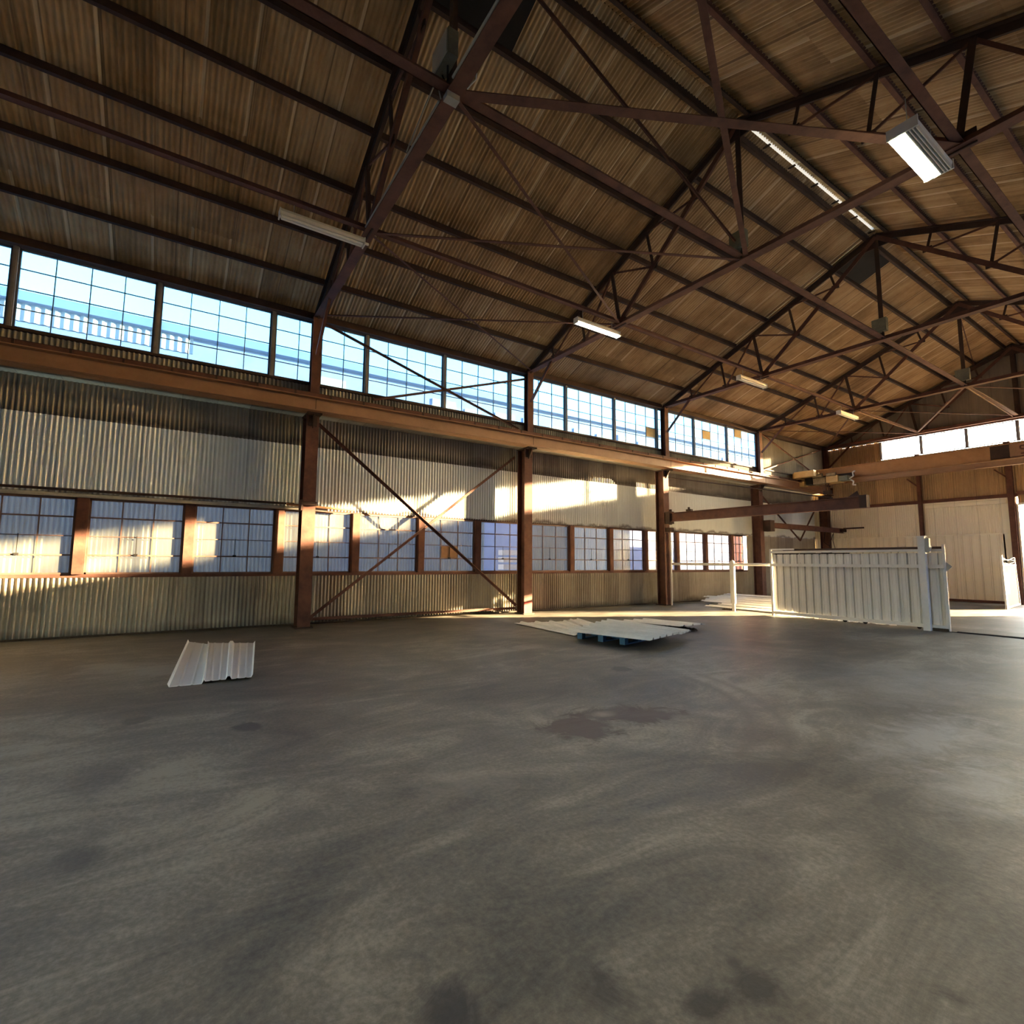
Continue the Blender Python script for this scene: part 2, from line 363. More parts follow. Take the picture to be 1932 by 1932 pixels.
# lower ribbed panels between the corner and the door
ribbed(mb, (0, YB-.02, .06), (1, 0, 0), (0, 0, 1), (0, -1, 0), 7.55, 2.83, .30, .04, .03, 1)
mb.box(7.50, DX0-.05, YB-.02, YB+.01, 0, DZ+.32, 1)
tag(mb.build('wall_back', [M['back_tan'], M['back_white'], M['gable']]), kind='structure')
mb = MB()                                              # right wall, out of view, with a doorway added to let in daylight
corr(mb, (XR, YF, 0), (0, 1, 0), (0, 0, 1), (-1, 0, 0), RD0-YF, 7.7, P*2, A, 6); corr(mb, (XR, RD1, 0), (0, 1, 0), (0, 0, 1), (-1, 0, 0), YB-RD1, 7.7, P*2, A, 6)
corr(mb, (XR, RD0, RDZ), (0, 1, 0), (0, 0, 1), (-1, 0, 0), RD1-RD0, 7.7-RDZ, P*2, A, 6)
tag(mb.build('wall_right', M['wall_low']), kind='structure')
mb = MB()
mb.box(0, 7.5, YF-.05, YF, 0, 7.6); mb.box(11.5, XR, YF-.05, YF, 0, 7.6); mb.box(7.5, 11.5, YF-.05, YF, 2.6, 7.6)  # opening behind the camera, added to let daylight in
mb.add([(0, YF, 7.6), (XR, YF, 7.6), (XR, YF, 7.9), (HX, YF, 10.9), (0, YF, 7.9)], [(0, 1, 2, 3, 4)])
tag(mb.build('wall_front', M['wall_low']), kind='structure')
# roof
mb = MB(); n1 = Vector((-SL, 0, 1)).normalized(); v1 = Vector((1, 0, SL)).normalized(); LS = (HX-.08)/v1.x
GAP = [(YC[1]+.15, YC[2]-.05)]
def zr(x): return zline(x)+.13
def rl(y0, y1, xe): corr(mb, (.60, y0, zline(.6)+.13), (0, 1, 0), v1, n1, y1-y0, (xe-.60)/v1.x, P, A*.8, 8, 1)
rl(YF, GAP[0][0], HX); rl(GAP[0][0], GAP[0][1], HX-.06); rl(GAP[0][1], YB+.3, HX)
tag(mb.build('ceiling', M['roof'], smooth=True), kind='structure')
mb = MB(); v2 = Vector((-1, 0, SL)).normalized(); n2 = Vector((SL, 0, 1)).normalized()
corr(mb, (2*HX+.1, YF, zline(0)+.13-SL*.1), (0, 1, 0), v2, n2, YB-YF+.3, (HX+.1)/v1.x, P, A, 8, 1)
tag(mb.build('ceiling', M['roof'], smooth=True), kind='structure')
mb = MB()
for y0, y1 in ((YF, GAP[0][0]), (GAP[0][1], YB+.3)):
    mb.add([(HX-.22, y0, zr(HX)-.06), (HX, y0, zr(HX)+.035), (HX+.22, y0, zr(HX)-.06), (HX-.22, y1, zr(HX)-.06), (HX, y1, zr(HX)+.035), (HX+.22, y1, zr(HX)-.06)], [(0, 1, 4, 3), (1, 2, 5, 4)])
tag(mb.build('trim_10', M['rustdark']), kind='structure')
mb = MB(); mb.box(HX-.09, HX+.01, GAP[0][0], GAP[0][1], zr(HX)+.0, zr(HX)+.012); tag(mb.build('trim_11', M['fibre']), kind='structure')
# trims of the left wall
mb = MB(); mb.channel((0.02, YC[3]+.1, 1.255), (0.02, YF, 1.255), .10, .075); tag(mb.build('trim_1', M['rust']), kind='structure')
mb = MB(); mb.channel((0.02, YC[3]+.1, 2.895), (0.02, YF, 2.895), .09, .05); tag(mb.build('trim_2', M['rustdark']), kind='structure')
mb = MB(); mb.bar((XU+.03, YF, 7.715), (XU+.03, YB, 7.715), .16, .20); mb.bar((XU+.08, YF, 7.63), (XU+.08, YB, 7.63), .2, .02); tag(mb.build('trim_3', M['rustdark']), kind='structure')
mb = MB(); mb.bar((XU+.03, YF, 5.985), (XU+.03, YB, 5.985), .10, .05); tag(mb.build('trim_4', M['rustdark']), kind='structure')
mb = MB(); mb.box(0, .10, YF, YC[4], 0, .035); tag(mb.build('baseboard_left', M['debris']), kind='structure')
mb = MB(); mb.box(.0, 7.55, YB-.08, YB+.05, -.02, .10); tag(mb.build('baseboard_back', M['rust']), kind='structure')
mb = MB(); mb.bar((0, YB-.08, 4.47), (DX0, YB-.08, 4.47), .10, .14); mb.bar((DX0, YB-.08, 4.55), (XR, YB-.08, 4.55), .10, .14); tag(mb.build('trim_5', M['rust']), kind='structure')
mb = MB(); mb.box(4.95, 7.7, YB-.10, YB-.03, 4.16, 4.30); mb.box(4.95, 7.7, YB-.07, YB-.03, 4.32, 4.39); tag(mb.build('trim_6', M['back_white']), kind='structure')
mb = MB(); mb.box(0, 7.72, YB-.015, YB+.05, 2.80, 2.93); mb.box(0, 7.7, YB-.06, YB-.015, 2.875, 2.895); tag(mb.build('trim_7', M['back_white']), kind='structure')
mb = MB(); mb.bar((3.2, YB-.08, 7.63), (XR, YB-.08, 7.63), .08, .06); mb.bar((.7, YB-.3, 7.70), (XR-.7, YB-.3, 7.70), .12, .12); tag(mb.build('trim_8', M['rust']), kind='structure')
mb = MB(); mb.bar((DX0-.03, YB-.03, 0), (DX0-.03, YB-.03, DZ), .09, .06); mb.bar((DX1, YB-.03, 0), (DX1, YB-.03, DZ), .09, .06); mb.bar((DX0, YB-.03, DZ), (DX1, YB-.03, DZ), .09, .08); tag(mb.build('trim_9', M['white']), kind='structure')

# windows
wn_ = [0]
def window(x, y0, y1, z0, z1, nc, nr, mw, mg, gl, mm, dep, boards=(), latch=False, axis='Y', mull=True, bt=.022):
    wn_[0] += 1
    w = thing('window_%d' % wn_[0], (x, y0, z0) if axis == 'Y' else (y0, x, z0), None, None, kind='structure')
    L = y1-y0; H = z1-z0
    def place(mb, name, mat):
        if axis == 'X': mb.v = [(b_, -a_, c_) for a_, b_, c_ in mb.v]
        return mb.build(name, mat, w)
    if mull:
        m_ = MB(); m_.box(-.04, dep, -mw/2, mw/2, 0, H); m_.box(dep, dep+.012, -mw/2+.02, mw/2-.02, 0, H); place(m_, 'mullion', mm)
    f = MB(); a, b_ = mw/2, L-mw/2
    for (p, q, r, s_) in ((a, a+.035, 0, H), (b_-.035, b_, 0, H), (a, b_, 0, .035), (a, b_, H-.035, H)): f.box(-.02, .025, p, q, r, s_)
    for i in range(1, nc): yy = a+(b_-a)*i/nc; f.box(-.012, .018, yy-bt/2, yy+bt/2, .03, H-.03)
    for j in range(1, nr):
        zz = H*j/nr; k_ = bt*(1.4 if (nr == 4 and j in (1, 3) and bt > .02) else .8); f.box(-.012, .02, a+.03, b_-.03, zz-k_/2, zz+k_/2)
    place(f, 'frame', mg)
    g = MB(); g.box(-.004, .002, a, b_, 0, H); place(g, 'glass', gl)
    for (c0, r0, bm_) in boards:
        q = MB(); cw = (b_-a)/nc; rh = H/nr
        q.box(.004, .02, a+cw*c0+.02, a+cw*(c0+1)-.02, rh*r0+.02, rh*(r0+1)-.02); place(q, 'pane_board', bm_)
    if latch:
        q = MB(); yy = (a+b_)/2; zz = H/nr; q.box(.02, .045, yy-.035, yy+.035, zz-.01, zz+.035); q.box(.03, .04, yy-.006, yy+.006, zz+.03, zz+.42); place(q, 'latch', M['black'])
ym = [-7.27+1.898*k for k in range(-0, 17)]                 # lower row: -7.27 ... 21.2
ym = [y-.02 for y in ym]
for i, y in enumerate(ym):
    y1 = y+1.898 if i < 15 else YC[3]-.1
    if y >= YC[3]-.3: break
    bd = [(0, 1, M['board']), (1, 1, M['board'])] if abs(y-6.03) < .3 else ()
    window(0.0, y, min(y1, YC[3]+.05), 1.29, 2.87, 3, 4, .21, M['muntin'], M['glass_low'], M['rust'], .10, [(1, 1, M['board'])] if bd else (), latch=True)
yu = [1.74+2.29*k for k in range(-4, 10)]
for i, y in enumerate(yu):
    if y > YC[3]: break
    bd = ()
    if abs(y-13.19) < .3: bd = [(3, 1, M['tanboard'])]
    if abs(y-17.77) < .3: bd = [(1, 2, M['tanboard'])]
    if abs(y-20.06) < .3: bd = [(1, 3, M['tanboard'])]
    window(XU, y, y+2.29, 6.01, 7.61, 4, 4, .085, M['muntin_up'], M['glass_up'], M['mull_up'], .07, bd, bt=.016)
for i in range(8):
    window(YB, 3.31+1.64*i, 3.31+1.64*(i+1), 6.72, 7.59, 1, 1, .05, M['mull_up'], M['glass_back'], M['mull_up'], .05, axis='X')
# corrugated cladding standing just outside the lower panes
mb = MB(); corr(mb, (-.14, YF, 1.1), (0, 1, 0), (0, 0, 1), (1, 0, 0), 8.25-YF, 2.0, P, A, 8)
corr(mb, (-.14, 9.9, 1.1), (0, 1, 0), (0, 0, 1), (1, 0, 0), 4.9, 2.0, P, A, 8)
tag(mb.build('outer_cladding', M['fibre'], smooth=True), 'blue tinted corrugated sheeting seen behind the lower left wall windows', 'cladding')

# ------------------------------------------------------------------ left wall columns
side = ['nearest to the camera', 'second from the camera', 'third from the camera', 'fourth from the camera', 'in the back left corner']
lbl = ['rusty wall column between the long steel pipes and the cross brace, nearest one',
       'rusty wall column standing where the wall cross brace ends by the sunlit floor',
       'rusty wall column that carries the long jib beam beside the white rail',
       'rusty wall column behind the left end of the white ribbed gate, carrying the short jib',
       'dark rusty column in the back left corner of the hall']
for k, y in enumerate(YC):
    c = thing('wall_column', (.66, y if k < 4 else y-.25, 0), lbl[k], 'column', 'columns along the left wall')
    q = MB(); q.ibeam((0, 0, 0), (0, 0, 5.16), .30, .40, .022, .016, up=(1, 0, 0)) ; q.build('shaft', M['rust'], c)
    q = MB(); q.box(-.26, .26, -.2, .2, 0, .03); q.build('base_plate', M['rustdark'], c)
    q = MB(); q.box(-.2, .42, -.17, .17, 5.16, 5.195); q.box(.2, .22, -.1, .1, 4.9, 5.16); q.add([(.2, -.01, 4.85), (.2, .01, 4.85), (.42, .01, 5.16), (.42, -.01, 5.16), (.2, .01, 5.16), (.2, -.01, 5.16)], [(0, 3, 5), (1, 4, 2), (0, 1, 2, 3)]); q.build('bracket', M['rustdark'], c)
    q = MB(); q.ibeam((.20, 0, 5.195), (.20, 0, 7.72), .22, .22, .018, .014, up=(1, 0, 0)); q.build('upper_shaft', M['rust'], c)
    if k == 1:
        q = MB(); q.box(.20, .206, -.15, .15, .30, .37); q.build('red_stripe', M['redpaint'], c)
    if k == 0:
        q = MB(); q.box(.19, .30, -.16, .16, 2.93, 3.02); q.box(.02, .30, -.20, -.15, 2.80, 3.06); q.build('pipe_bracket', M['rustdark'], c)
# crane runway beam with rail
rw = thing('crane_runway_beam', (1.02, YF, 5.2), 'long tan brown crane runway beam along the left wall below the high windows', 'beam')
q = MB(); L = YB-.5-YF
q.channel((.10, L, .165), (.10, 0, .165), -.14, .33, .02); q.box(-.14, .12, 0, L, -.005, .012); q.build('girder', M['primer'], rw)
q = MB()
for k in range(5):
    yy = YC[k]-YF if k < 4 else L-.05
    q.box(.10, .106, yy-.006, yy+.006, 0, .33)
q.build('joint', M['rustdark'], rw)
q = MB(); q.box(-.10, .09, 0, L, .335, .37); q.box(.06, .09, 0, L, .37, .46); q.build('cap_channel', M['rust'], rw)
q = MB(); q.sect((0, 0, .42), (0, L, .42), [(-.05, -.05), (.05, -.05), (.05, -.035), (.012, -.02), (.012, .03), (.03, .04), (.03, .07), (-.03, .07), (-.03, .04), (-.012, .03), (-.012, -.02), (-.05, -.035)]); q.build('rail', M['rustdark'], rw)
q = MB()
yy = 0.4
while yy < L: q.box(.09, .105, yy-.02, yy+.02, .36, .47); yy += .82
q.build('rail_clip', M['rustdark'], rw)['kind'] = 'stuff'

# wall cross braces
def brace(name, p, q_, label, cat='brace', w=.075, mat=None, group=None):
    b_ = MB(); p = Vector(p); q_ = Vector(q_); o_ = p.copy()
    d = q_-p; n_ = Vector((1, 0, 0)) if abs(d.x) < abs(d.y)*.3 else Vector((0, 0, 1))
    b_.sect((0, 0, 0), q_-p, [(-w/2, -.006), (w/2, -.006), (w/2, .006), (-w/2+.012, .006), (-w/2+.012, w*.7), (-w/2, w*.7)], up=n_)
    o = b_.build(name, mat or M['rust'], loc=o_); return tag(o, label, cat, group)
XB = .55
brace('wall_brace', (XB, YC[0]+.2, 5.05), (XB, YC[1]-.25, .25), 'dark red angle brace falling to the right across the lower wall, in front', group='lower wall cross braces')
brace('wall_brace', (XB-.1, YC[0]+.2, .18), (XB-.1, YC[1]-.25, 4.95), 'brown angle brace rising to the right across the lower wall, behind the darker one', group='lower wall cross braces')
brace('wall_brace', (.86, YC[0]+.1, 7.6), (.86, YC[1]-.4, 5.75), 'thin angle brace falling to the right in front of the high windows', w=.06, group='braces across the high windows')
brace('wall_brace', (.84, YC[0]+1.5, 5.85), (.84, YC[1]-.1, 7.45), 'thin angle brace rising to the right in front of the high windows', w=.06, group='braces across the high windows')
brace('wall_brace', (.5, YC[3]+.3, 5.0), (.5, 26.3, 2.75), 'angle brace falling to the right above the white gate, lower corner bay', w=.06)
brace('wall_brace', (.5, 28.5, 5.0), (.5, 26.3, 2.75), 'angle brace falling to the left above the white gate, lower corner bay', w=.06)
brace('wall_brace', (.86, YC[3]+.3, 7.6), (.86, YB-.6, 5.9), 'thin brace falling to the right on the dark upper wall in the far corner', w=.06)
brace('wall_brace', (.84, YC[3]+.3, 5.9), (.84, YB-.6, 7.6), 'thin brace rising to the right on the dark upper wall in the far corner', w=.06)
mb = MB(); mb.bar((.4, YC[0]+.2, .16), (.4, YC[1]-.2, .16), .07, .07); tag(mb.build('base_rail', M['rust']), 'low rusty rail along the foot of the wall behind the cross brace', 'rail')

# conduits on the left wall
mb = MB(); mb.tube((.16, YF, 3.02), (.16, 2.5, 3.02), .028); tag(mb.build('conduit_pipe', M['rustdark']), 'upper dark pipe running above the lower windows left of the first column', 'pipe')
mb = MB(); mb.tube((.18, YF, 2.91), (.18, 3.3, 2.91), .040); tag(mb.build('conduit_pipe', M['grey']), 'thicker grey pipe running along the top of the lower windows', 'pipe')
mb = MB(); mb.tube((.30, 2.3, 2.99), (.30, 4.0, 2.93), .030); tag(mb.build('conduit_pipe', M['primer']), 'short brown pipe end reaching past the first column', 'pipe')

# ------------------------------------------------------------------ roof trusses
def make_truss(y, label, gable=False):
    t_ = thing('roof_truss', (HX, y, 7.72), label, 'truss', 'roof trusses')
    r = lambda x: x-HX
    zt = lambda x: zline(x)-.09-7.72
    dk = M['rustdark']; rd = M['rust']
    for s_ in (1, -1):
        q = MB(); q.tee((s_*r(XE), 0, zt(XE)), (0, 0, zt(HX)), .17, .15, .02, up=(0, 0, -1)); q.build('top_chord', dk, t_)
        tp = {x: (s_*r(x), 0, zt(x)) for x in (2.1, 3.4, 4.65, 5.84, 7.08)}
        Ln = (s_*r(4.90), 0, 0); top = (0, 0, zt(HX)-.02)
        dg = lambda x: (s_*r(x), 0, (x-4.9)/(HX-4.9)*(zt(HX)))
        for nm, p, q_, w in [('diagonal', Ln, top, .12), ('strut', tp[4.65], Ln, .10), ('strut', tp[5.84], dg(6.02), .07), ('strut', tp[7.08], dg(7.2), .06),
                             ('web_bar', tp[4.65], dg(6.02), .05), ('web_bar', tp[5.84], dg(7.2), .05), ('strut', tp[3.4], (s_*r(3.56), 0, 0), .07), ('strut', tp[2.1], (s_*r(2.16), 0, 0), .06),
                             ('web_bar', tp[4.65], (s_*r(3.56), 0, 0), .06), ('web_bar', tp[3.4], (s_*r(2.16), 0, 0), .05), ('knee_brace', (s_*r(1.0), 0, -1.05), (s_*r(2.12), 0, 0), .09)]:
            q = MB(); q.tee(p, q_, w, w*.8, .012, up=(0, 1, 0)); q.build(nm, rd if nm in ('diagonal', 'knee_brace', 'web_bar') else dk, t_)
        for x, z, a in ((4.9, .03, .20), (6.02, dg(6.02)[2], .11), (7.2, dg(7.2)[2], .10), (3.56, .03, .13), (2.16, .03, .12), (4.65, tp[4.65][2], .12), (5.84, tp[5.84][2], .10)):
            q = MB(); q.box(s_*r(x)-a, s_*r(x)+a, -.012, .012, z-a*.6, z+a*.6); q.build('gusset_plate', dk, t_)
    q = MB(); q.tee((r(XE), 0, 0), (-r(XE), 0, 0), .20, .13, .018); q.build('bottom_chord', rd, t_)
    q = MB(); q.tee((0, 0, 0), (0, 0, zt(HX)), .11, .09, .014, up=(0, 1, 0)); q.build('king_post', dk, t_)
    q = MB(); a = .28; q.add([(-a, -.015, zt(HX)-.32), (a, -.015, zt(HX)-.32), (a, -.015, zt(HX)-.02), (0, -.015, zt(HX)+.1), (-a, -.015, zt(HX)-.02), (-a, .015, zt(HX)-.32), (a, .015, zt(HX)-.32), (a, .015, zt(HX)-.02), (0, .015, zt(HX)+.1), (-a, .015, zt(HX)-.02)],
        [(0, 1, 2, 3, 4), (9, 8, 7, 6, 5), (0, 5, 6, 1), (1, 6, 7, 2), (2, 7, 8, 3), (3, 8, 9, 4), (4, 9, 5, 0)]); q.build('apex_plate', dk, t_)
    return t_
TL = ['nearest rusty roof truss, above the first wall column', 'rusty roof truss above the second wall column, lamp hanging beside its left end',
      'rusty roof truss above the jib crane column, dark sheet next to its apex', 'fourth rusty roof truss, one bay before the back wall', 'roof truss lying against the dark back gable wall']
tr0 = make_truss(YC[0], TL[0])
for k in range(1, 5): dup(tr0, (HX, YC[k] if k < 4 else YB-.16, 7.72), TL[k])

# purlins
pn = ['lowest purlin of the left roof slope, just above the high windows', 'second purlin up the left roof slope', 'third purlin up the left roof slope', 'fourth purlin up the left roof slope',
      'fifth purlin up the left roof slope, hidden near the centre tie', 'top purlin of the left roof slope, next below the ridge']
PX = [1.81, 2.90, 4.02, 5.15, 6.15, 7.15]
for k, x in enumerate(PX):
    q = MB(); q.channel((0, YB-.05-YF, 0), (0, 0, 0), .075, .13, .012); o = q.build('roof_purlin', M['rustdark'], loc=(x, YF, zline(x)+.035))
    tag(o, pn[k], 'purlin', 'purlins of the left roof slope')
pn = ['first purlin below the ridge on the right roof slope', 'second purlin below the ridge on the right roof slope', 'third purlin below the ridge on the right slope, top right of the picture',
      'fourth purlin below the ridge on the right slope, at the upper right corner', 'fifth purlin down the right roof slope', 'lowest purlin of the right roof slope']
for k, x in enumerate([9.5, 10.7, 11.66, 12.8, 13.9, 15.0]):
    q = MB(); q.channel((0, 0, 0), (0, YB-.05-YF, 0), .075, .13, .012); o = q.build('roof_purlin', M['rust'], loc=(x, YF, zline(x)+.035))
    tag(o, pn[k], 'purlin', 'purlins of the right roof slope')
for s_, nm in ((-1, 'left ridge purlin, dark channel on the near side of the daylight slit'), (1, 'right ridge purlin, dark channel just past the daylight slit')):
    q = MB(); q.channel((0, 0, 0), (0, YB-.05-YF, 0), .07*s_, .20, .012); tag(q.build('ridge_purlin', M['rustdark'], loc=(HX+.20*s_+(.02 if s_ > 0 else 0), YF, zline(HX)-.02)), nm, 'purlin')
q = MB(); yy = GAP[0][0]
while yy < GAP[0][1]: q.box(HX-.16, HX-.0, yy, yy+.05, zr(HX)-.07, zr(HX)-.05); yy += 1.05
tag(q.build('ridge_strap', M['rustdark']), 'row of small steel straps across the daylight slit at the ridge', 'strap')
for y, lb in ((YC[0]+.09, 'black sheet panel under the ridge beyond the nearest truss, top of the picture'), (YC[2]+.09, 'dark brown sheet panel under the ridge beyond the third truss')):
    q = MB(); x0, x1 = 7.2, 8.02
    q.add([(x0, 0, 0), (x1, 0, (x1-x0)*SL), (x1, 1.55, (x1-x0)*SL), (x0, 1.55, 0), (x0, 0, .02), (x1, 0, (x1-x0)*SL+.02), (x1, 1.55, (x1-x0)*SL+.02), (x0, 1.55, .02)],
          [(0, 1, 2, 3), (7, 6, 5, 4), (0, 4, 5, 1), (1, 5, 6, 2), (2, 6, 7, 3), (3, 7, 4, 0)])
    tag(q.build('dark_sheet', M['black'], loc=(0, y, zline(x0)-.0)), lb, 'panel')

# long ties between the truss bottom chords
for x, lb, w in ((HX, 'long centre tie between the trusses under the ridge', .15), (4.90, 'long tie between the trusses above the left lamps', .11), (2*HX-4.90, 'long tie between the trusses above the right lamp', .13)):
    q = MB(); q.tee((0, 0, 0), (0, YB-.3-YF, 0), w, .10, .014); q.box(-w/2, -w/2+.012, 0, YB-.3-YF, -.05, .06); tag(q.build('tie_beam', M['rust'], loc=(x, YF, 7.76)), lb, 'tie beam')
ZB = 7.70
E = lambda k: (1.0, YC[k], ZB); Ln = lambda k: (4.9, YC[k], ZB-.02); Cn = lambda k: (HX, YC[k], ZB-.01); Rn = lambda k: (2*HX-4.9, YC[k], ZB-.02)
rods = [(Cn(0), Rn(1), 'wide red brace from the nearest truss centre to the lit right lamp', .15), (Rn(0), (HX+.06, YC[1], ZB), 'brace coming down from the top edge to the second truss centre', .09), (Cn(0), Ln(1), 'thin brace from the nearest truss centre down to the lit left lamp', .05),
        (Ln(0), Cn(1), 'thin nearly level brace from beside the unlit left lamp to the second truss centre', .06), (Ln(0), E(1), 'thin brace from beside the unlit left lamp down to the second column head', .045), (E(0), Ln(1), 'thin level brace from the first column head to the lit left lamp', .05),
        (Rn(0), (15.6, YC[1], ZB), 'brace from the nearest truss towards the right wall', .06),
        ((HX, YC[0], 10.6), (HX-.03, YC[1], 7.9), 'sloping rod in the ridge line between the first two trusses', .05), 
        (Cn(3), (4.95, YB-.35, ZB), 'sunlit brace from the fourth truss centre to the back window post', .07), (Cn(3), (8.19, YB-.35, ZB), 'brace from the fourth truss centre to the right back window post', .07),
        (Ln(3), (4.95, YB-.35, ZB), 'brace from the fourth truss left node to the back window post', .07), (Ln(3), (8.19, YB-.35, ZB+.04), 'long thin brace from the fourth truss left node to the right back window post', .035),
        (Ln(3), (1.0, YB-.35, ZB), 'brace from the fourth truss left node to the far corner', .05), (E(3), (4.9, YB-.35, ZB-.04), 'thin brace from the fourth column head towards the back wall', .04), (Cn(3), (2*HX-4.9, YB-.35, ZB), 'brace from the fourth truss centre to the right end of the back wall', .05),
        ((HX-.05, YC[3], 10.6), (7.1, YB-.3, 10.2), 'thin rod under the roof from the fourth truss apex to the gable', .035)]
for p, q_, lb, w in rods:
    brace('roof_brace', p, q_, lb, w=w, group='roof bracing rods')

# ------------------------------------------------------------------ back wall posts and gable bars
for x, lb, w in ((4.80, 'brown back wall post behind the tall white gate post', .14), (7.88, 'brown back wall post at the left edge of the open doorway', .20)):
    c = thing('back_wall_post', (x, YB-.16, 0), lb, 'post')
    q = MB(); q.ibeam((0, 0, 0), (0, 0, 6.7), w, .16, .012, .012, up=(0, 1, 0)); q.build('shaft', M['rust'], c)
    q = MB(); q.bar((-.45, 0, 5.6), (0, 0, 5.15), .05, .05, up=(0, 1, 0)); q.build('stay', M['rust'], c)
mb = MB(); mb.bar((HX, YB-.12, 7.7), (HX, YB-.12, 10.6), .16, .1, up=(0, 1, 0)); tag(mb.build('gable_post', M['rustdark']), 'dark upright post in the middle of the back gable', 'post')

# ------------------------------------------------------------------ lamps
def lamp(x, y, z, L, label, on, wide=.16, ntube=2):
    t_ = thing('ceiling_lamp', (x, y, z), label, 'lamp', 'fluorescent lamps under the roof')
    w = wide
    q = MB(); q.sect((0, 0, 0), (0, L, 0), [(-w*.45, 0), (w*.45, 0), (w*.5, .05), (w*.3, .11), (-w*.3, .11), (-w*.5, .05)]); q.build('housing', M['white'], t_)
    for k in range(2):
        yy = -.02 if k == 0 else L; q = MB(); q.box(-w*.52, w*.52, yy, yy+.02, -.045, .10); q.build('end_cap', M['white'], t_)
    if w > .25:
        q = MB()
        for k in range(4): a = w*(.10+.11*k); q.box(a, a+.010, 0, L, -.06, .02)
        q.build('louvre', M['white'], t_)
    for k in range(ntube):
        xx = (-.25+.5*k)*w if w < .25 else (-.36+.26*k)*w; q = MB(); r_ = .022 if w < .25 else .045; q.tube((xx, .02, -.022), (xx, L-.02, -.022), r_, 10); q.build('tube', M['tube_on'] if on else M['tube_off'], t_)
    q = MB(); q.tube((0, L+.02, .03), (0, L+.10, .03), .025); q.build('socket', M['white'], t_)
    for k in range(2):
        yy = .15*L+.7*L*k; q = MB(); q.tube((0, yy, .1), (0, yy, 7.72-z), .006, 6); q.build('hanger', M['grey'], t_)
    return t_
lamp(4.86, 1.20, 7.44, 1.42, 'unlit long fluorescent lamp under the roof left of the nearest truss', False, .15)
lamp(4.86, 7.80, 7.38, 1.40, 'lit fluorescent lamp hanging beside the second truss on the left', True, .15)
lamp(4.86, 14.50, 7.38, 1.45, 'unlit pale lamp before the third truss on the left', False, .16)
lamp(4.86, 21.05, 7.38, 1.45, 'small unlit pale lamp farthest back on the left near the back wall', False, .17)
lamp(11.56, 7.52, 7.16, 1.25, 'bright lit louvred lamp at the upper right of the picture', True, .33, 2)
# conduit and cable on the nearest truss
mb = MB(); mb.tube((12.5, YC[0]-.10, 7.70), (8.5, YC[0]-.10, 7.70), .022); mb.tube((8.1, YC[0]-.10, 7.70), (5.0, YC[0]-.10, 7.70), .018); tag(mb.build('conduit', M['grey']), 'thin pale conduit along the bottom of the nearest truss', 'pipe')
mb = MB(); mb.path([(8.5, YC[0]+.1, 7.66), (8.62, YC[0]+.16, 7.72), (8.72, YC[0]+.12, 7.86), (8.66, YC[0]+.05, 8.0)], .012); tag(mb.build('cable', M['white']), 'short white looped cable at the centre of the nearest truss', 'cable')
mb = MB(); mb.path([(8.1, YC[0]-.08, 7.74), (8.0, YC[0]-.10, 8.1), (7.6, YC[0]-.1, 8.0), (7.0, YC[0]-.12, 7.74)], .010); tag(mb.build('cable', M['grey']), 'loose grey cable hanging left of the nearest truss centre', 'cable')
mb = MB(); mb.box(-.06, .06, -.09, .09, -.05, .03); tag(mb.build('junction_box', M['grey'], loc=(HX, YC[0]-.02, 7.62)), 'small grey junction box under the nearest truss centre', 'box')
for k, (lb, s_) in enumerate([('large grey electrical box on the nearest truss centre post, top of the picture', .85), ('dark electrical box on the second truss centre post', .6), ('grey electrical box at the foot of the third truss centre post', .62), ('grey electrical box at the foot of the fourth truss centre post', .7)]):
    t_ = thing('electrical_box', (HX+(.06 if k == 0 else 0), YC[k]-.14, 7.86+(.05 if k == 0 else 0)), lb, 'box', 'boxes on the truss centre posts')
    q = MB(); q.box(-.27*s_, .27*s_, -.08, .06, 0, .42*s_+.1*(k > 0)); q.build('housing', M['boxgrey'], t_)
    q = MB(); q.box(-.25*s_, .25*s_, -.095, -.08, .02, .40*s_); q.build('cover', M['grey'] if k == 0 else M['boxgrey'], t_)
    q = MB(); q.tube((.06, 0, 0), (.02, .02, -.18), .014); q.tube((-.1, 0, 0), (-.04, .02, -.15), .010); q.build('cable_tail', M['black'], t_)

# ------------------------------------------------------------------ jib cranes
t_ = thing('jib_crane', (.9, YC[2], 3.33), 'long rusty jib beam reaching right from the third wall column', 'jib crane', 'jib cranes')
q = MB(); q.ibeam((.12, 0, .0), (6.8, 0, -.03), .18, .33, .02, .014); q.build('beam', M['rust'], t_)
q = MB(); q.box(6.62, 6.80, -.1, .1, -.19, .16); q.add([(6.3, -.01, .14), (6.6, -.01, .14), (6.55, -.01, .30), (6.3, .01, .14), (6.6, .01, .14), (6.55, .01, .30)], [(0, 1, 2), (5, 4, 3), (0, 3, 4, 1), (1, 4, 5, 2), (2, 5, 3, 0)]); q.build('end_stop', M['rustdark'], t_)
q = MB(); q.box(.0, .2, -.13, .13, -.25, .22); q.tube((.16, -.02, -.28), (.16, -.02, .3), .05); q.box(-.02, .2, -.1, .1, -.55, -.4); q.build('hinge', M['rustdark'], t_)
q = MB(); q.tube((.08, 0, 1.55), (5.9, 0, .16), .018, 8); q.build('tie_rod', M['rustdark'], t_)
q = MB(); q.box(.9, 1.1, -.07, .07, .17, .24); q.tube((.98, 0, .22), (.98, 0, .32), .04); q.build('trolley_stop', M['rustdark'], t_)
t_ = thing('jib_crane', (1.0, YC[3]+.15, 3.35), 'short rusty jib beam swung back from the fourth wall column', 'jib crane', 'jib cranes')
q = MB(); q.ibeam((.12, .1, -.02), (.75, 5.6, -.1), .14, .24, .018, .012); q.build('beam', M['rust'], t_)
q = MB(); q.box(-.1, .25, -.15, .2, -.3, .2); q.build('hinge', M['rustdark'], t_)
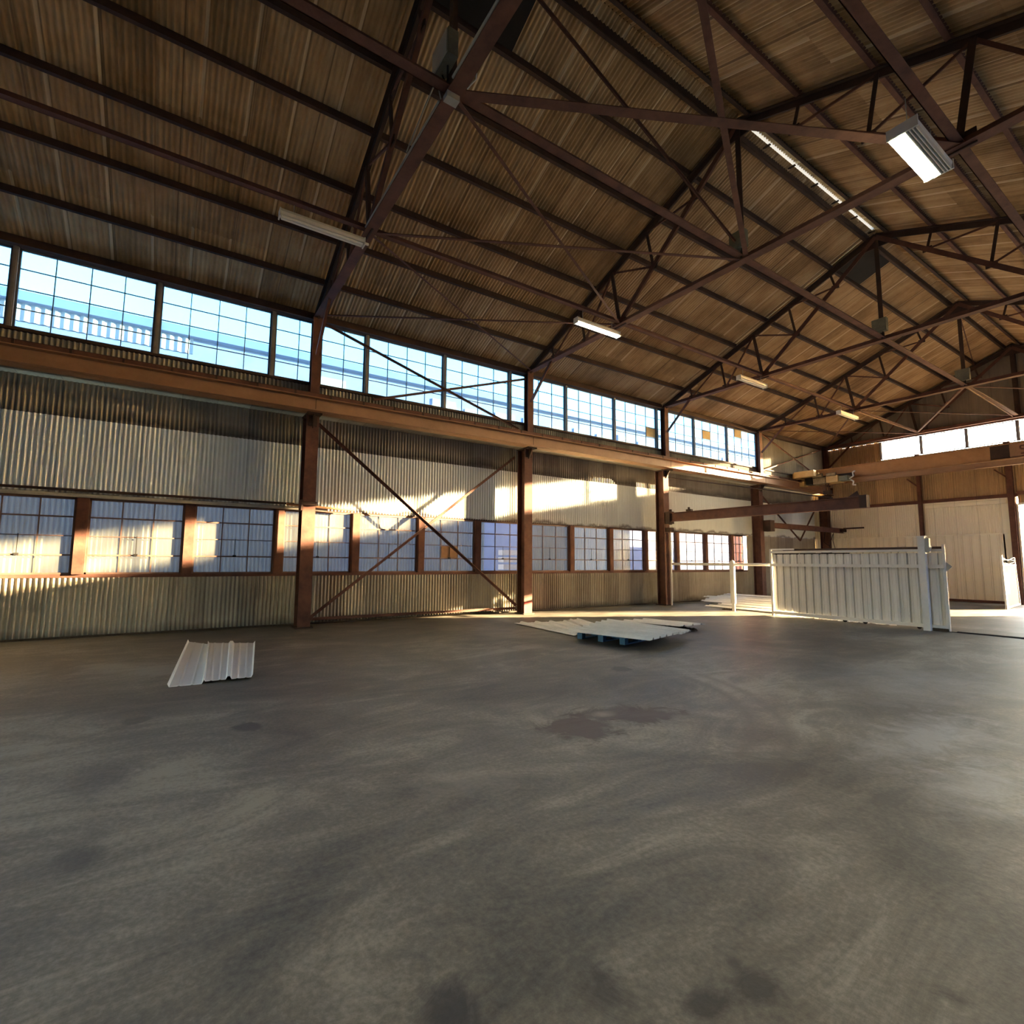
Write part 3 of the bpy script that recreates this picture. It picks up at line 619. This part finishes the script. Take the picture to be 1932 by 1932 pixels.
q = MB(); q.box(.72, .86, 5.3, 5.7, -.16, -.02); q.box(.8, 1.7, 5.5, 5.58, -.02, .05); q.build('end_stop', M['rustdark'], t_)
q = MB(); q.path([(.55, 4.2, -.1), (.5, 4.1, -.7), (.62, 4.4, -.9), (.7, 4.6, -.3)], .014); q.path([(.62, 4.9, -.1), (.6, 4.8, -.6), (.66, 4.9, -1.1)], .012); q.build('hanging_cable', M['black'], t_)

# ------------------------------------------------------------------ overhead bridge crane near the back wall
t_ = thing('bridge_crane', (1.02, 26.2, 5.7), 'orange brown overhead travelling crane spanning the hall before the back wall', 'crane')
q = MB(); q.box(.1, 14.6, -.15, .15, -.10, .42); q.box(.1, 14.6, -.22, .22, -.13, -.10); q.box(.1, 14.6, -.22, .22, .42, .45); q.build('girder', M['girder'], t_)
q = MB(); q.box(.1, 14.6, 1.15, 1.45, -.10, .42); q.box(.1, 14.6, 1.08, 1.52, .42, .45); q.build('girder', M['girder'], t_)
q = MB(); q.ibeam((1.9, -.32, -.28), (14.6, -.32, -.28), .16, .22, .02, .012); q.build('lower_beam', M['primer'], t_)
q = MB(); q.box(2.6, 6.5, -.40, -.36, -.40, -.34); q.build('rail_strip', M['primer'], t_)
q = MB(); q.box(-.16, .22, -1.0, 2.2, -.02, .30); q.build('end_truck', M['yellow'], t_)
for yy in (-.75, 1.95):
    q = MB(); q.tube((-.09, yy, .1), (.09, yy, .1), .16, 16); q.build('wheel', M['rustdark'], t_)
q = MB(); q.box(6.95, 7.5, -.235, -.15, -.08, .40); q.build('dark_patch', M['rustdark'], t_)
q = MB(); q.box(7.5, 10.2, -.245, -.15, -.07, .40); pl = q.build('name_plate', M['primer'], t_)
# lettering on the plate: an S, the next letters run out of the frame
def stroke(pts, w, dpt, y):
    q = MB()
    for a, b_ in zip(pts[:-1], pts[1:]): q.bar((a[0], y, a[1]), (b_[0], y, b_[1]), w, dpt, up=(0, 1, 0))
    return q
stroke([(8.02, .31), (7.80, .31), (7.80, .19), (8.02, .15), (8.02, .02), (7.80, .02)], .05, .006, -.248).build('letter', M['rust'], pl)
h = thing('crane_hoist', (2.35, 25.45, 5.35), 'yellow and grey hoist trolley with motors hanging at the left end of the bridge crane', 'hoist')
for nm, bx, mt_ in [('motor', (-.55, .0, -.25, .2, .0, .28), 'hoist'), ('drum', (.05, .55, -.3, .3, .0, .30), 'yellow'), ('gear_case', (-.9, -.6, -.2, .25, .02, .34), 'black'), ('control_box', (.6, .95, -.3, .1, .02, .24), 'boxgrey'), ('frame', (-1.1, 1.0, .1, .32, .24, .40), 'rustdark'), ('panel', (-1.3, -1.0, -.15, .2, -.02, .22), 'yellow')]:
    q = MB(); q.box(*bx); q.build(nm, M[mt_], h)
q = MB(); q.tube((-.5, -.3, .38), (-.1, -.3, .38), .09, 14); q.tube((.1, -.32, .36), (.5, -.32, .36), .08, 14); q.build('pulley', M['hoist'], h)
q = MB(); q.tube((-.1, 0, 0), (-.1, 0, -.35), .02); q.tube((.02, 0, 0), (.02, 0, -.35), .02); q.box(-.2, .12, -.1, .1, -.5, -.33); q.path([(-.04, 0, -.5), (-.04, 0, -.6), (.04, 0, -.66), (.04, 0, -.74), (-.06, 0, -.78), (-.12, 0, -.72)], .025); q.build('hook', M['rustdark'], h)
q = MB(); q.path([(.95, -.1, .1), (1.12, -.1, .2), (1.1, -.1, .38), (1.2, -.1, .42)], .03); q.path([(1.0, -.1, .05), (1.12, -.1, -.05), (1.08, -.1, -.2), (1.2, -.1, -.22)], .03); q.build('white_cable', M['white'], h)
mb = MB(); mb.box(0, .9, -.12, .1, -.12, .16); mb.box(-.1, 1.0, .1, .2, -.02, .05); tag(mb.build('crane_motor_box', M['yellow'], loc=(1.25, 24.7, 5.78)), 'long yellow drive box on the crane runway left of the hoist', 'box')

# ------------------------------------------------------------------ gate, rail, bollard
GY = 15.64
g = thing('sliding_gate', (5.02, GY, 0), 'wide off-white ribbed metal sliding gate with pipe frame', 'gate')
q = MB(); ribbed(q, (.05, -.02, .14), (1, 0, 0), (0, 0, 1), (0, 1, 0), 4.24, 1.74, .212, .026, .045, 0, .0)
o = q.build('panel', M['gate_white'], g); md = o.modifiers.new('thickness', 'SOLIDIFY'); md.thickness = .004
for z, nm in ((.10, 'bottom_rail'), (1.555, 'middle_rail')):
    q = MB(); q.bar((0, -.07, z), (4.30, -.07, z), .06, .085); q.build(nm, M['white'], g)
q = MB(); q.bar((0, -.06, 1.95), (4.30, -.06, 1.95), .05, .06); q.build('top_rail', M['white'], g)
q = MB(); q.bar((.0, -.02, 2.03), (.7, -.02, 2.03), .05, .05); q.build('top_rail_end', M['white'], g)
q = MB(); q.tube((.35, .04, 2.01), (4.30, .04, 2.01), .032); q.build('guide_tube', M['rustdark'], g)
q = MB(); q.tube((.1, 0, 1.89), (2.2, 0, 1.89), .018); q.build('inner_rod', M['black'], g)
for x, h_ in ((0.0, 2.05), (4.30, 2.09)):
    q = MB(); q.bar((x, -.05, .0), (x, -.05, h_), .055, .055, up=(0, 1, 0)); q.build('end_post', M['white'], g)
q = MB(); q.add([(4.33, -.05, 1.66), (4.33, -.05, 1.44), (4.44, -.05, 1.55), (4.33, -.02, 1.66), (4.33, -.02, 1.44), (4.44, -.02, 1.55)], [(0, 1, 2), (5, 4, 3), (0, 3, 4, 1), (1, 4, 5, 2), (2, 5, 3, 0)]); q.build('latch_plate', M['grey'], g)
q = MB(); q.tube((.90, -.1, 1.90), (.90, -.1, 1.64), .008, 6); q.tube((.90, -.1, 1.64), (.90, -.1, 1.60), .025, 8); q.build('pull_cord', M['white'], g)
for x in (2.0, 2.5, 3.7):
    q = MB(); q.tube((x, -.03, .045), (x, .03, .045), .045, 14); q.build('wheel', M['black'], g)
q = MB(); q.box(4.0, 4.3, -.12, .05, .0, .07); q.build('roller_box', M['debris'], g)
mb = MB(); mb.bar((0, 0, 0), (0, 0, 2.28), .14, .11, up=(0, 1, 0)); mb.box(-.09, .09, -.08, .08, 2.28, 2.30)
gp = tag(mb.build('gate_post', M['white'], loc=(8.95, GY-.22, 0)), 'tall square white post in front of the right part of the ribbed gate', 'post')
q = MB(); q.box(.08, .16, -.05, .05, 1.9, 2.24); q.tube((.12, -.06, 2.02), (.12, .1, 2.02), .05, 12); q.build('roller_bracket', M['grey'], gp)
mb = MB(); mb.box(9.46, 16.0, GY-.06, GY+.02, -.01, .022); mb.box(9.3, 16.0, GY-.10, GY-.085, -.01, .012); tag(mb.build('gate_track', M['black']), 'dark steel gate track lying on the floor right of the gate', 'track')
mb = MB(); mb.tube((1.03, 15.86, 1.56), (3.46, 15.86, 1.56), .048, 14); mb.tube((3.64, 15.86, 1.56), (5.0, 15.86, 1.56), .048, 14); tag(mb.build('barrier_rail', M['white']), 'white pipe rail from the third column to the gate', 'rail')
b_ = thing('bollard', (3.55, 15.80, 0), 'white round post carrying the white pipe rail', 'bollard')
q = MB(); q.tube((0, 0, 0), (0, 0, .32), .055, 16); q.build('base', M['white'], b_)
q = MB(); q.tube((0, 0, .26), (0, 0, 1.62), .085, 18); q.build('sleeve', M['white'], b_)
q = MB()
for a0, a1, r0, r1 in ((1.60, 1.66, .085, .07), (1.66, 1.70, .07, .03)):
    n = 18; vs = [(r0*math.cos(6.2832*i/n), r0*math.sin(6.2832*i/n), a0) for i in range(n)]+[(r1*math.cos(6.2832*i/n), r1*math.sin(6.2832*i/n), a1) for i in range(n)]
    q.add(vs, [(i, (i+1) % n, n+(i+1) % n, n+i) for i in range(n)]+[tuple(range(n, 2*n))])
q.build('cap', M['white'], b_)
mb = MB(); mb.tube((0, 0, 0), (0, 0, 2.75), .035, 12); tag(mb.build('conduit_pipe', M['white'], loc=(.93, YC[2]+.10, 0)), 'upright white pipe on the face of the third wall column', 'pipe')
# open gate leaf at the back doorway
t_ = thing('door_leaf', (8.22, 25.25, 0), 'narrow framed gate leaf with tan panel and bent wires, by the open doorway', 'gate leaf')
q = MB(); q.bar((0, 0, 0), (-.03, 0, 1.95), .06, .06, up=(0, 1, 0)); q.bar((-.25, 2.9, .05), (-.3, 2.9, 1.9), .05, .05, up=(0, 1, 0)); q.bar((0, 0, .06), (-.25, 2.9, .06), .06, .06); q.bar((-.03, 0, 1.60), (-.28, 2.9, 1.60), .05, .05); q.build('frame', M['white'], t_)
q = MB(); q.add([(0, .03, .08), (-.25, 2.87, .08), (-.28, 2.87, 1.58), (-.03, .03, 1.58), (-.02, .03, .08), (-.27, 2.87, .08), (-.30, 2.87, 1.58), (-.05, .03, 1.58)], [(0, 1, 2, 3), (7, 6, 5, 4), (0, 4, 5, 1), (3, 2, 6, 7)]); q.build('panel', M['board'], t_)
q = MB(); q.path([(-.03, 0, 1.88), (-.12, 1.2, 1.76), (-.2, 2.0, 1.84), (-.3, 2.9, 1.9)], .012); q.path([(-.03, 0, 1.78), (-.15, 1.6, 1.80), (-.3, 2.9, 1.78)], .012); q.path([(-.03, 0, 1.68), (-.15, 1.5, 1.64), (-.3, 2.9, 1.72)], .010); q.build('wire', M['white'], t_)
q = MB(); q.box(-.01, .012, .12, .55, .55, 1.28); q.build('sign', M['white'], t_)

# ------------------------------------------------------------------ loose sheets, pallet, floor clutter
sheet_quad('metal_sheet', [(5.94, .04, .004), (5.97, .46, .004), (2.47, .74, .004), (1.79, .36, .004)], 'left narrow grey-white ribbed sheet on the near floor, partly under its neighbour', 'metal sheet', M['whitesheet'], 1, .04, edge=True, group='ribbed sheets lying on the near floor')
sheet_quad('metal_sheet', [(5.95, .43, .03), (6.01, 1.03, .03), (2.87, 1.45, .03), (2.39, .66, .03)], 'right wide white ribbed sheet on the near floor overlapping the other', 'metal sheet', M['whitesheet'], 2, .04, edge=True, group='ribbed sheets lying on the near floor')
sheet_quad('metal_sheet', [(5.25, 7.35, .02), (5.12, 8.10, .02), (3.1, 9.1, .02), (2.68, 7.51, .02)], 'weathered white sheet flat on the floor left of the blue pallet', 'metal sheet', M['dirtwhite'], 4, .035, group='sheets piled around the blue pallet')
sheet_quad('metal_sheet', [(5.05, 8.2, .05), (5.0, 8.75, .05), (2.9, 9.6, .03), (2.9, 9.1, .03)], 'narrow whitish sheet at the back left of the pallet pile', 'metal sheet', M['dirtwhite'], 2, .03, group='sheets piled around the blue pallet')
sheet_quad('metal_sheet', [(7.42, 7.27, .20), (7.07, 8.60, .20), (4.75, 8.55, .17), (5.45, 6.95, .17)], 'upper white ribbed sheet resting on the blue pallet', 'metal sheet', M['dirtwhite'], 5, .04, group='sheets piled around the blue pallet')
sheet_quad('metal_sheet', [(7.05, 8.62, .17), (6.80, 9.25, .17), (4.3, 9.35, .16), (4.7, 8.4, .16)], 'white ribbed sheet just behind the upper sheet on the pallet', 'metal sheet', M['dirtwhite'], 3, .035, group='sheets piled around the blue pallet')
sheet_quad('metal_sheet', [(5.92, 10.0, .12), (5.97, 10.9, .12), (4.0, 11.1, .05), (3.9, 10.1, .05)], 'separate whitish sheet behind the pallet, resting on dark debris', 'metal sheet', M['dirtwhite'], 3, .03, group='sheets piled around the blue pallet')
p_ = thing('pallet', (5.50, 7.22, 0), 'blue wooden pallet under the pile of white sheets', 'pallet', rz=math.radians(12))
for k in range(7): q = MB(); q.box(.0, 1.15, .03+.16*k, .14+.16*k, .12, .14); q.build('deck_board', M['blue'], p_)
for x in (.0, .52, 1.03):
    for y in (.0, .5, 1.0): q = MB(); q.box(x, x+.12, y, y+.12, .02, .12); q.build('block', M['blue'], p_)
for x in (0, .52, 1.03): q = MB(); q.box(x, x+.12, 0, 1.12, 0, .02); q.build('bottom_board', M['blue'], p_)
def clutter(cx, cy_, rx, ry, n, lab, zmax=.09, mat='debris', seed=1):
    r = random.Random(seed); q = MB()
    for i in range(n):
        a = r.random()*6.283; d = math.sqrt(r.random()); x = cx+rx*d*math.cos(a); y = cy_+ry*d*math.sin(a); s_ = .03+.07*r.random(); h_ = .01+zmax*r.random()*(1-d*.6)
        an = r.random()*3.14; c, s2 = math.cos(an)*s_, math.sin(an)*s_
        q.add([(x-c, y-s2, 0), (x+s2, y-c, 0), (x+c, y+s2, 0), (x-s2, y+c, 0), (x, y, h_)], [(0, 1, 4), (1, 2, 4), (2, 3, 4), (3, 0, 4), (3, 2, 1, 0)])
    return tag(q.build('debris_heap', M[mat]), lab, 'debris', kind='stuff')
clutter(5.6, 10.2, .5, .55, 130, 'low heap of dark debris under the rear sheet beyond the pallet', .10)
clutter(3.2, 16.08, .30, .12, 60, 'dark debris on the floor behind the white round post', .09, seed=3)
clutter(6.5, 15.98, 1.6, .18, 120, 'pale rubble on the floor along the foot of the gate', .10, 'dirtwhite', 5)
r = random.Random(11)
names = ['nearest the rail', 'second behind the rail', 'in the middle of the stack', 'towards the wall', 'closest to the wall']
k = 0
for i in range(9):
    y0 = 16.35+i*.42; x0 = .9+.5*r.random()-(.12*i if i > 3 else 0); x0 = max(.35, x0+(.8 if i < 2 else 0)); x1 = x0+4.2+.6*r.random(); z = .03+.035*(i % 3)+.02*i
    lab = ['long white sheet on the floor behind the rail, nearest the round post', 'long white sheet second behind the rail, lapping its neighbour', 'long white sheet third behind the rail', 'long pale sheet fourth behind the rail', 'long pale sheet at the middle of the spread behind the rail',
           'long sheet sixth behind the rail, towards the wall', 'long sheet seventh behind the rail', 'long sheet eighth behind the rail', 'long sheet farthest behind the rail below the small-paned windows'][i]
    sheet_quad('roofing_sheet', [(x1, y0, z), (x1+.05, y0+.33, z+.03), (x0+.1, y0+.40, z+.03), (x0, y0+.1, z)], lab, 'metal sheet', M['dirtwhite'], 2, .03, group='long sheets spread behind the rail')

# ------------------------------------------------------------------ outside: seen through the panes, and unseen sun blockers
mb = MB(); mb.box(23, 30, -14, 34, -.16, 7.3); tag(mb.build('neighbour_building', M['neigh']), 'unseen building added beyond the right wall doorway to block direct sun', 'building')  # out of view, added to keep direct sun out of the right doorway
nb = thing('neighbour_building', (-6, YF, 0), 'pale blue building with corrugated band seen through the high windows', 'building')
q = MB(); q.box(-6, 0, -14, 60, -.16, 8.5); q.build('wall', M['neigh'], nb)
q = MB(); q.box(-6, .25, -14, 60, 9.05, 9.33); q.build('fascia', M['fascia'], nb)
q = MB(); corr(q, (.05, -14, 8.5), (0, 1, 0), (0, 0, 1), (1, 0, 0), 22.2, .56, .22, .03, 6); q.build('corrugated_band', M['band'], nb)
q = MB(); q.box(-.2, .0, 8.2, 60, 8.5, 9.06); q.build('upper_wall', M['neigh'], nb)
rr = random.Random(4)
for i in range(22):
    y = 9+i*1.6; z = 7.6+.3*rr.random(); q = MB(); q.box(0, .06, y, y+.7+.5*rr.random(), z, z+.5+.3*rr.random()); q.build('panel', M['band'], nb)
mb = MB(); mb.box(-3.4, -2.6, 26.2, 30.5, -.16, 3.4); tag(mb.build('container', M['orange']), 'orange container outside the last lower window panes', 'container')
mb = MB(); ribbed(mb, (0, 0, 0), (1, 0, 0), (0, 0, 1), (0, -1, 0), 1.85, 4.85, .3, .04, .03); o = mb.build('sun_block_screen', M['back_white'], loc=(9.50, YB+3.0, -.16)); md = o.modifiers.new('thickness', 'SOLIDIFY'); md.thickness = .04  # added out of view to narrow the sun coming through the back doorway
tag(o, 'unseen ribbed screen added outside the back doorway to cut the sun strip', 'screen')
st = thing('timber_stack', (-3.2, 10.7, -.16), 'pale pinkish timber stack outside the window beside the second column', 'timber')
for j in range(5): q = MB(); q.box(0, .4, 0, 1.8, .9+.28*j, 1.1+.28*j); q.build('board', M['pinkwood'], st)
for x in (.1, 1.5): q = MB(); q.box(0, .3, x, x+.12, 0, .9); q.build('leg', M['pinkwood'], st)
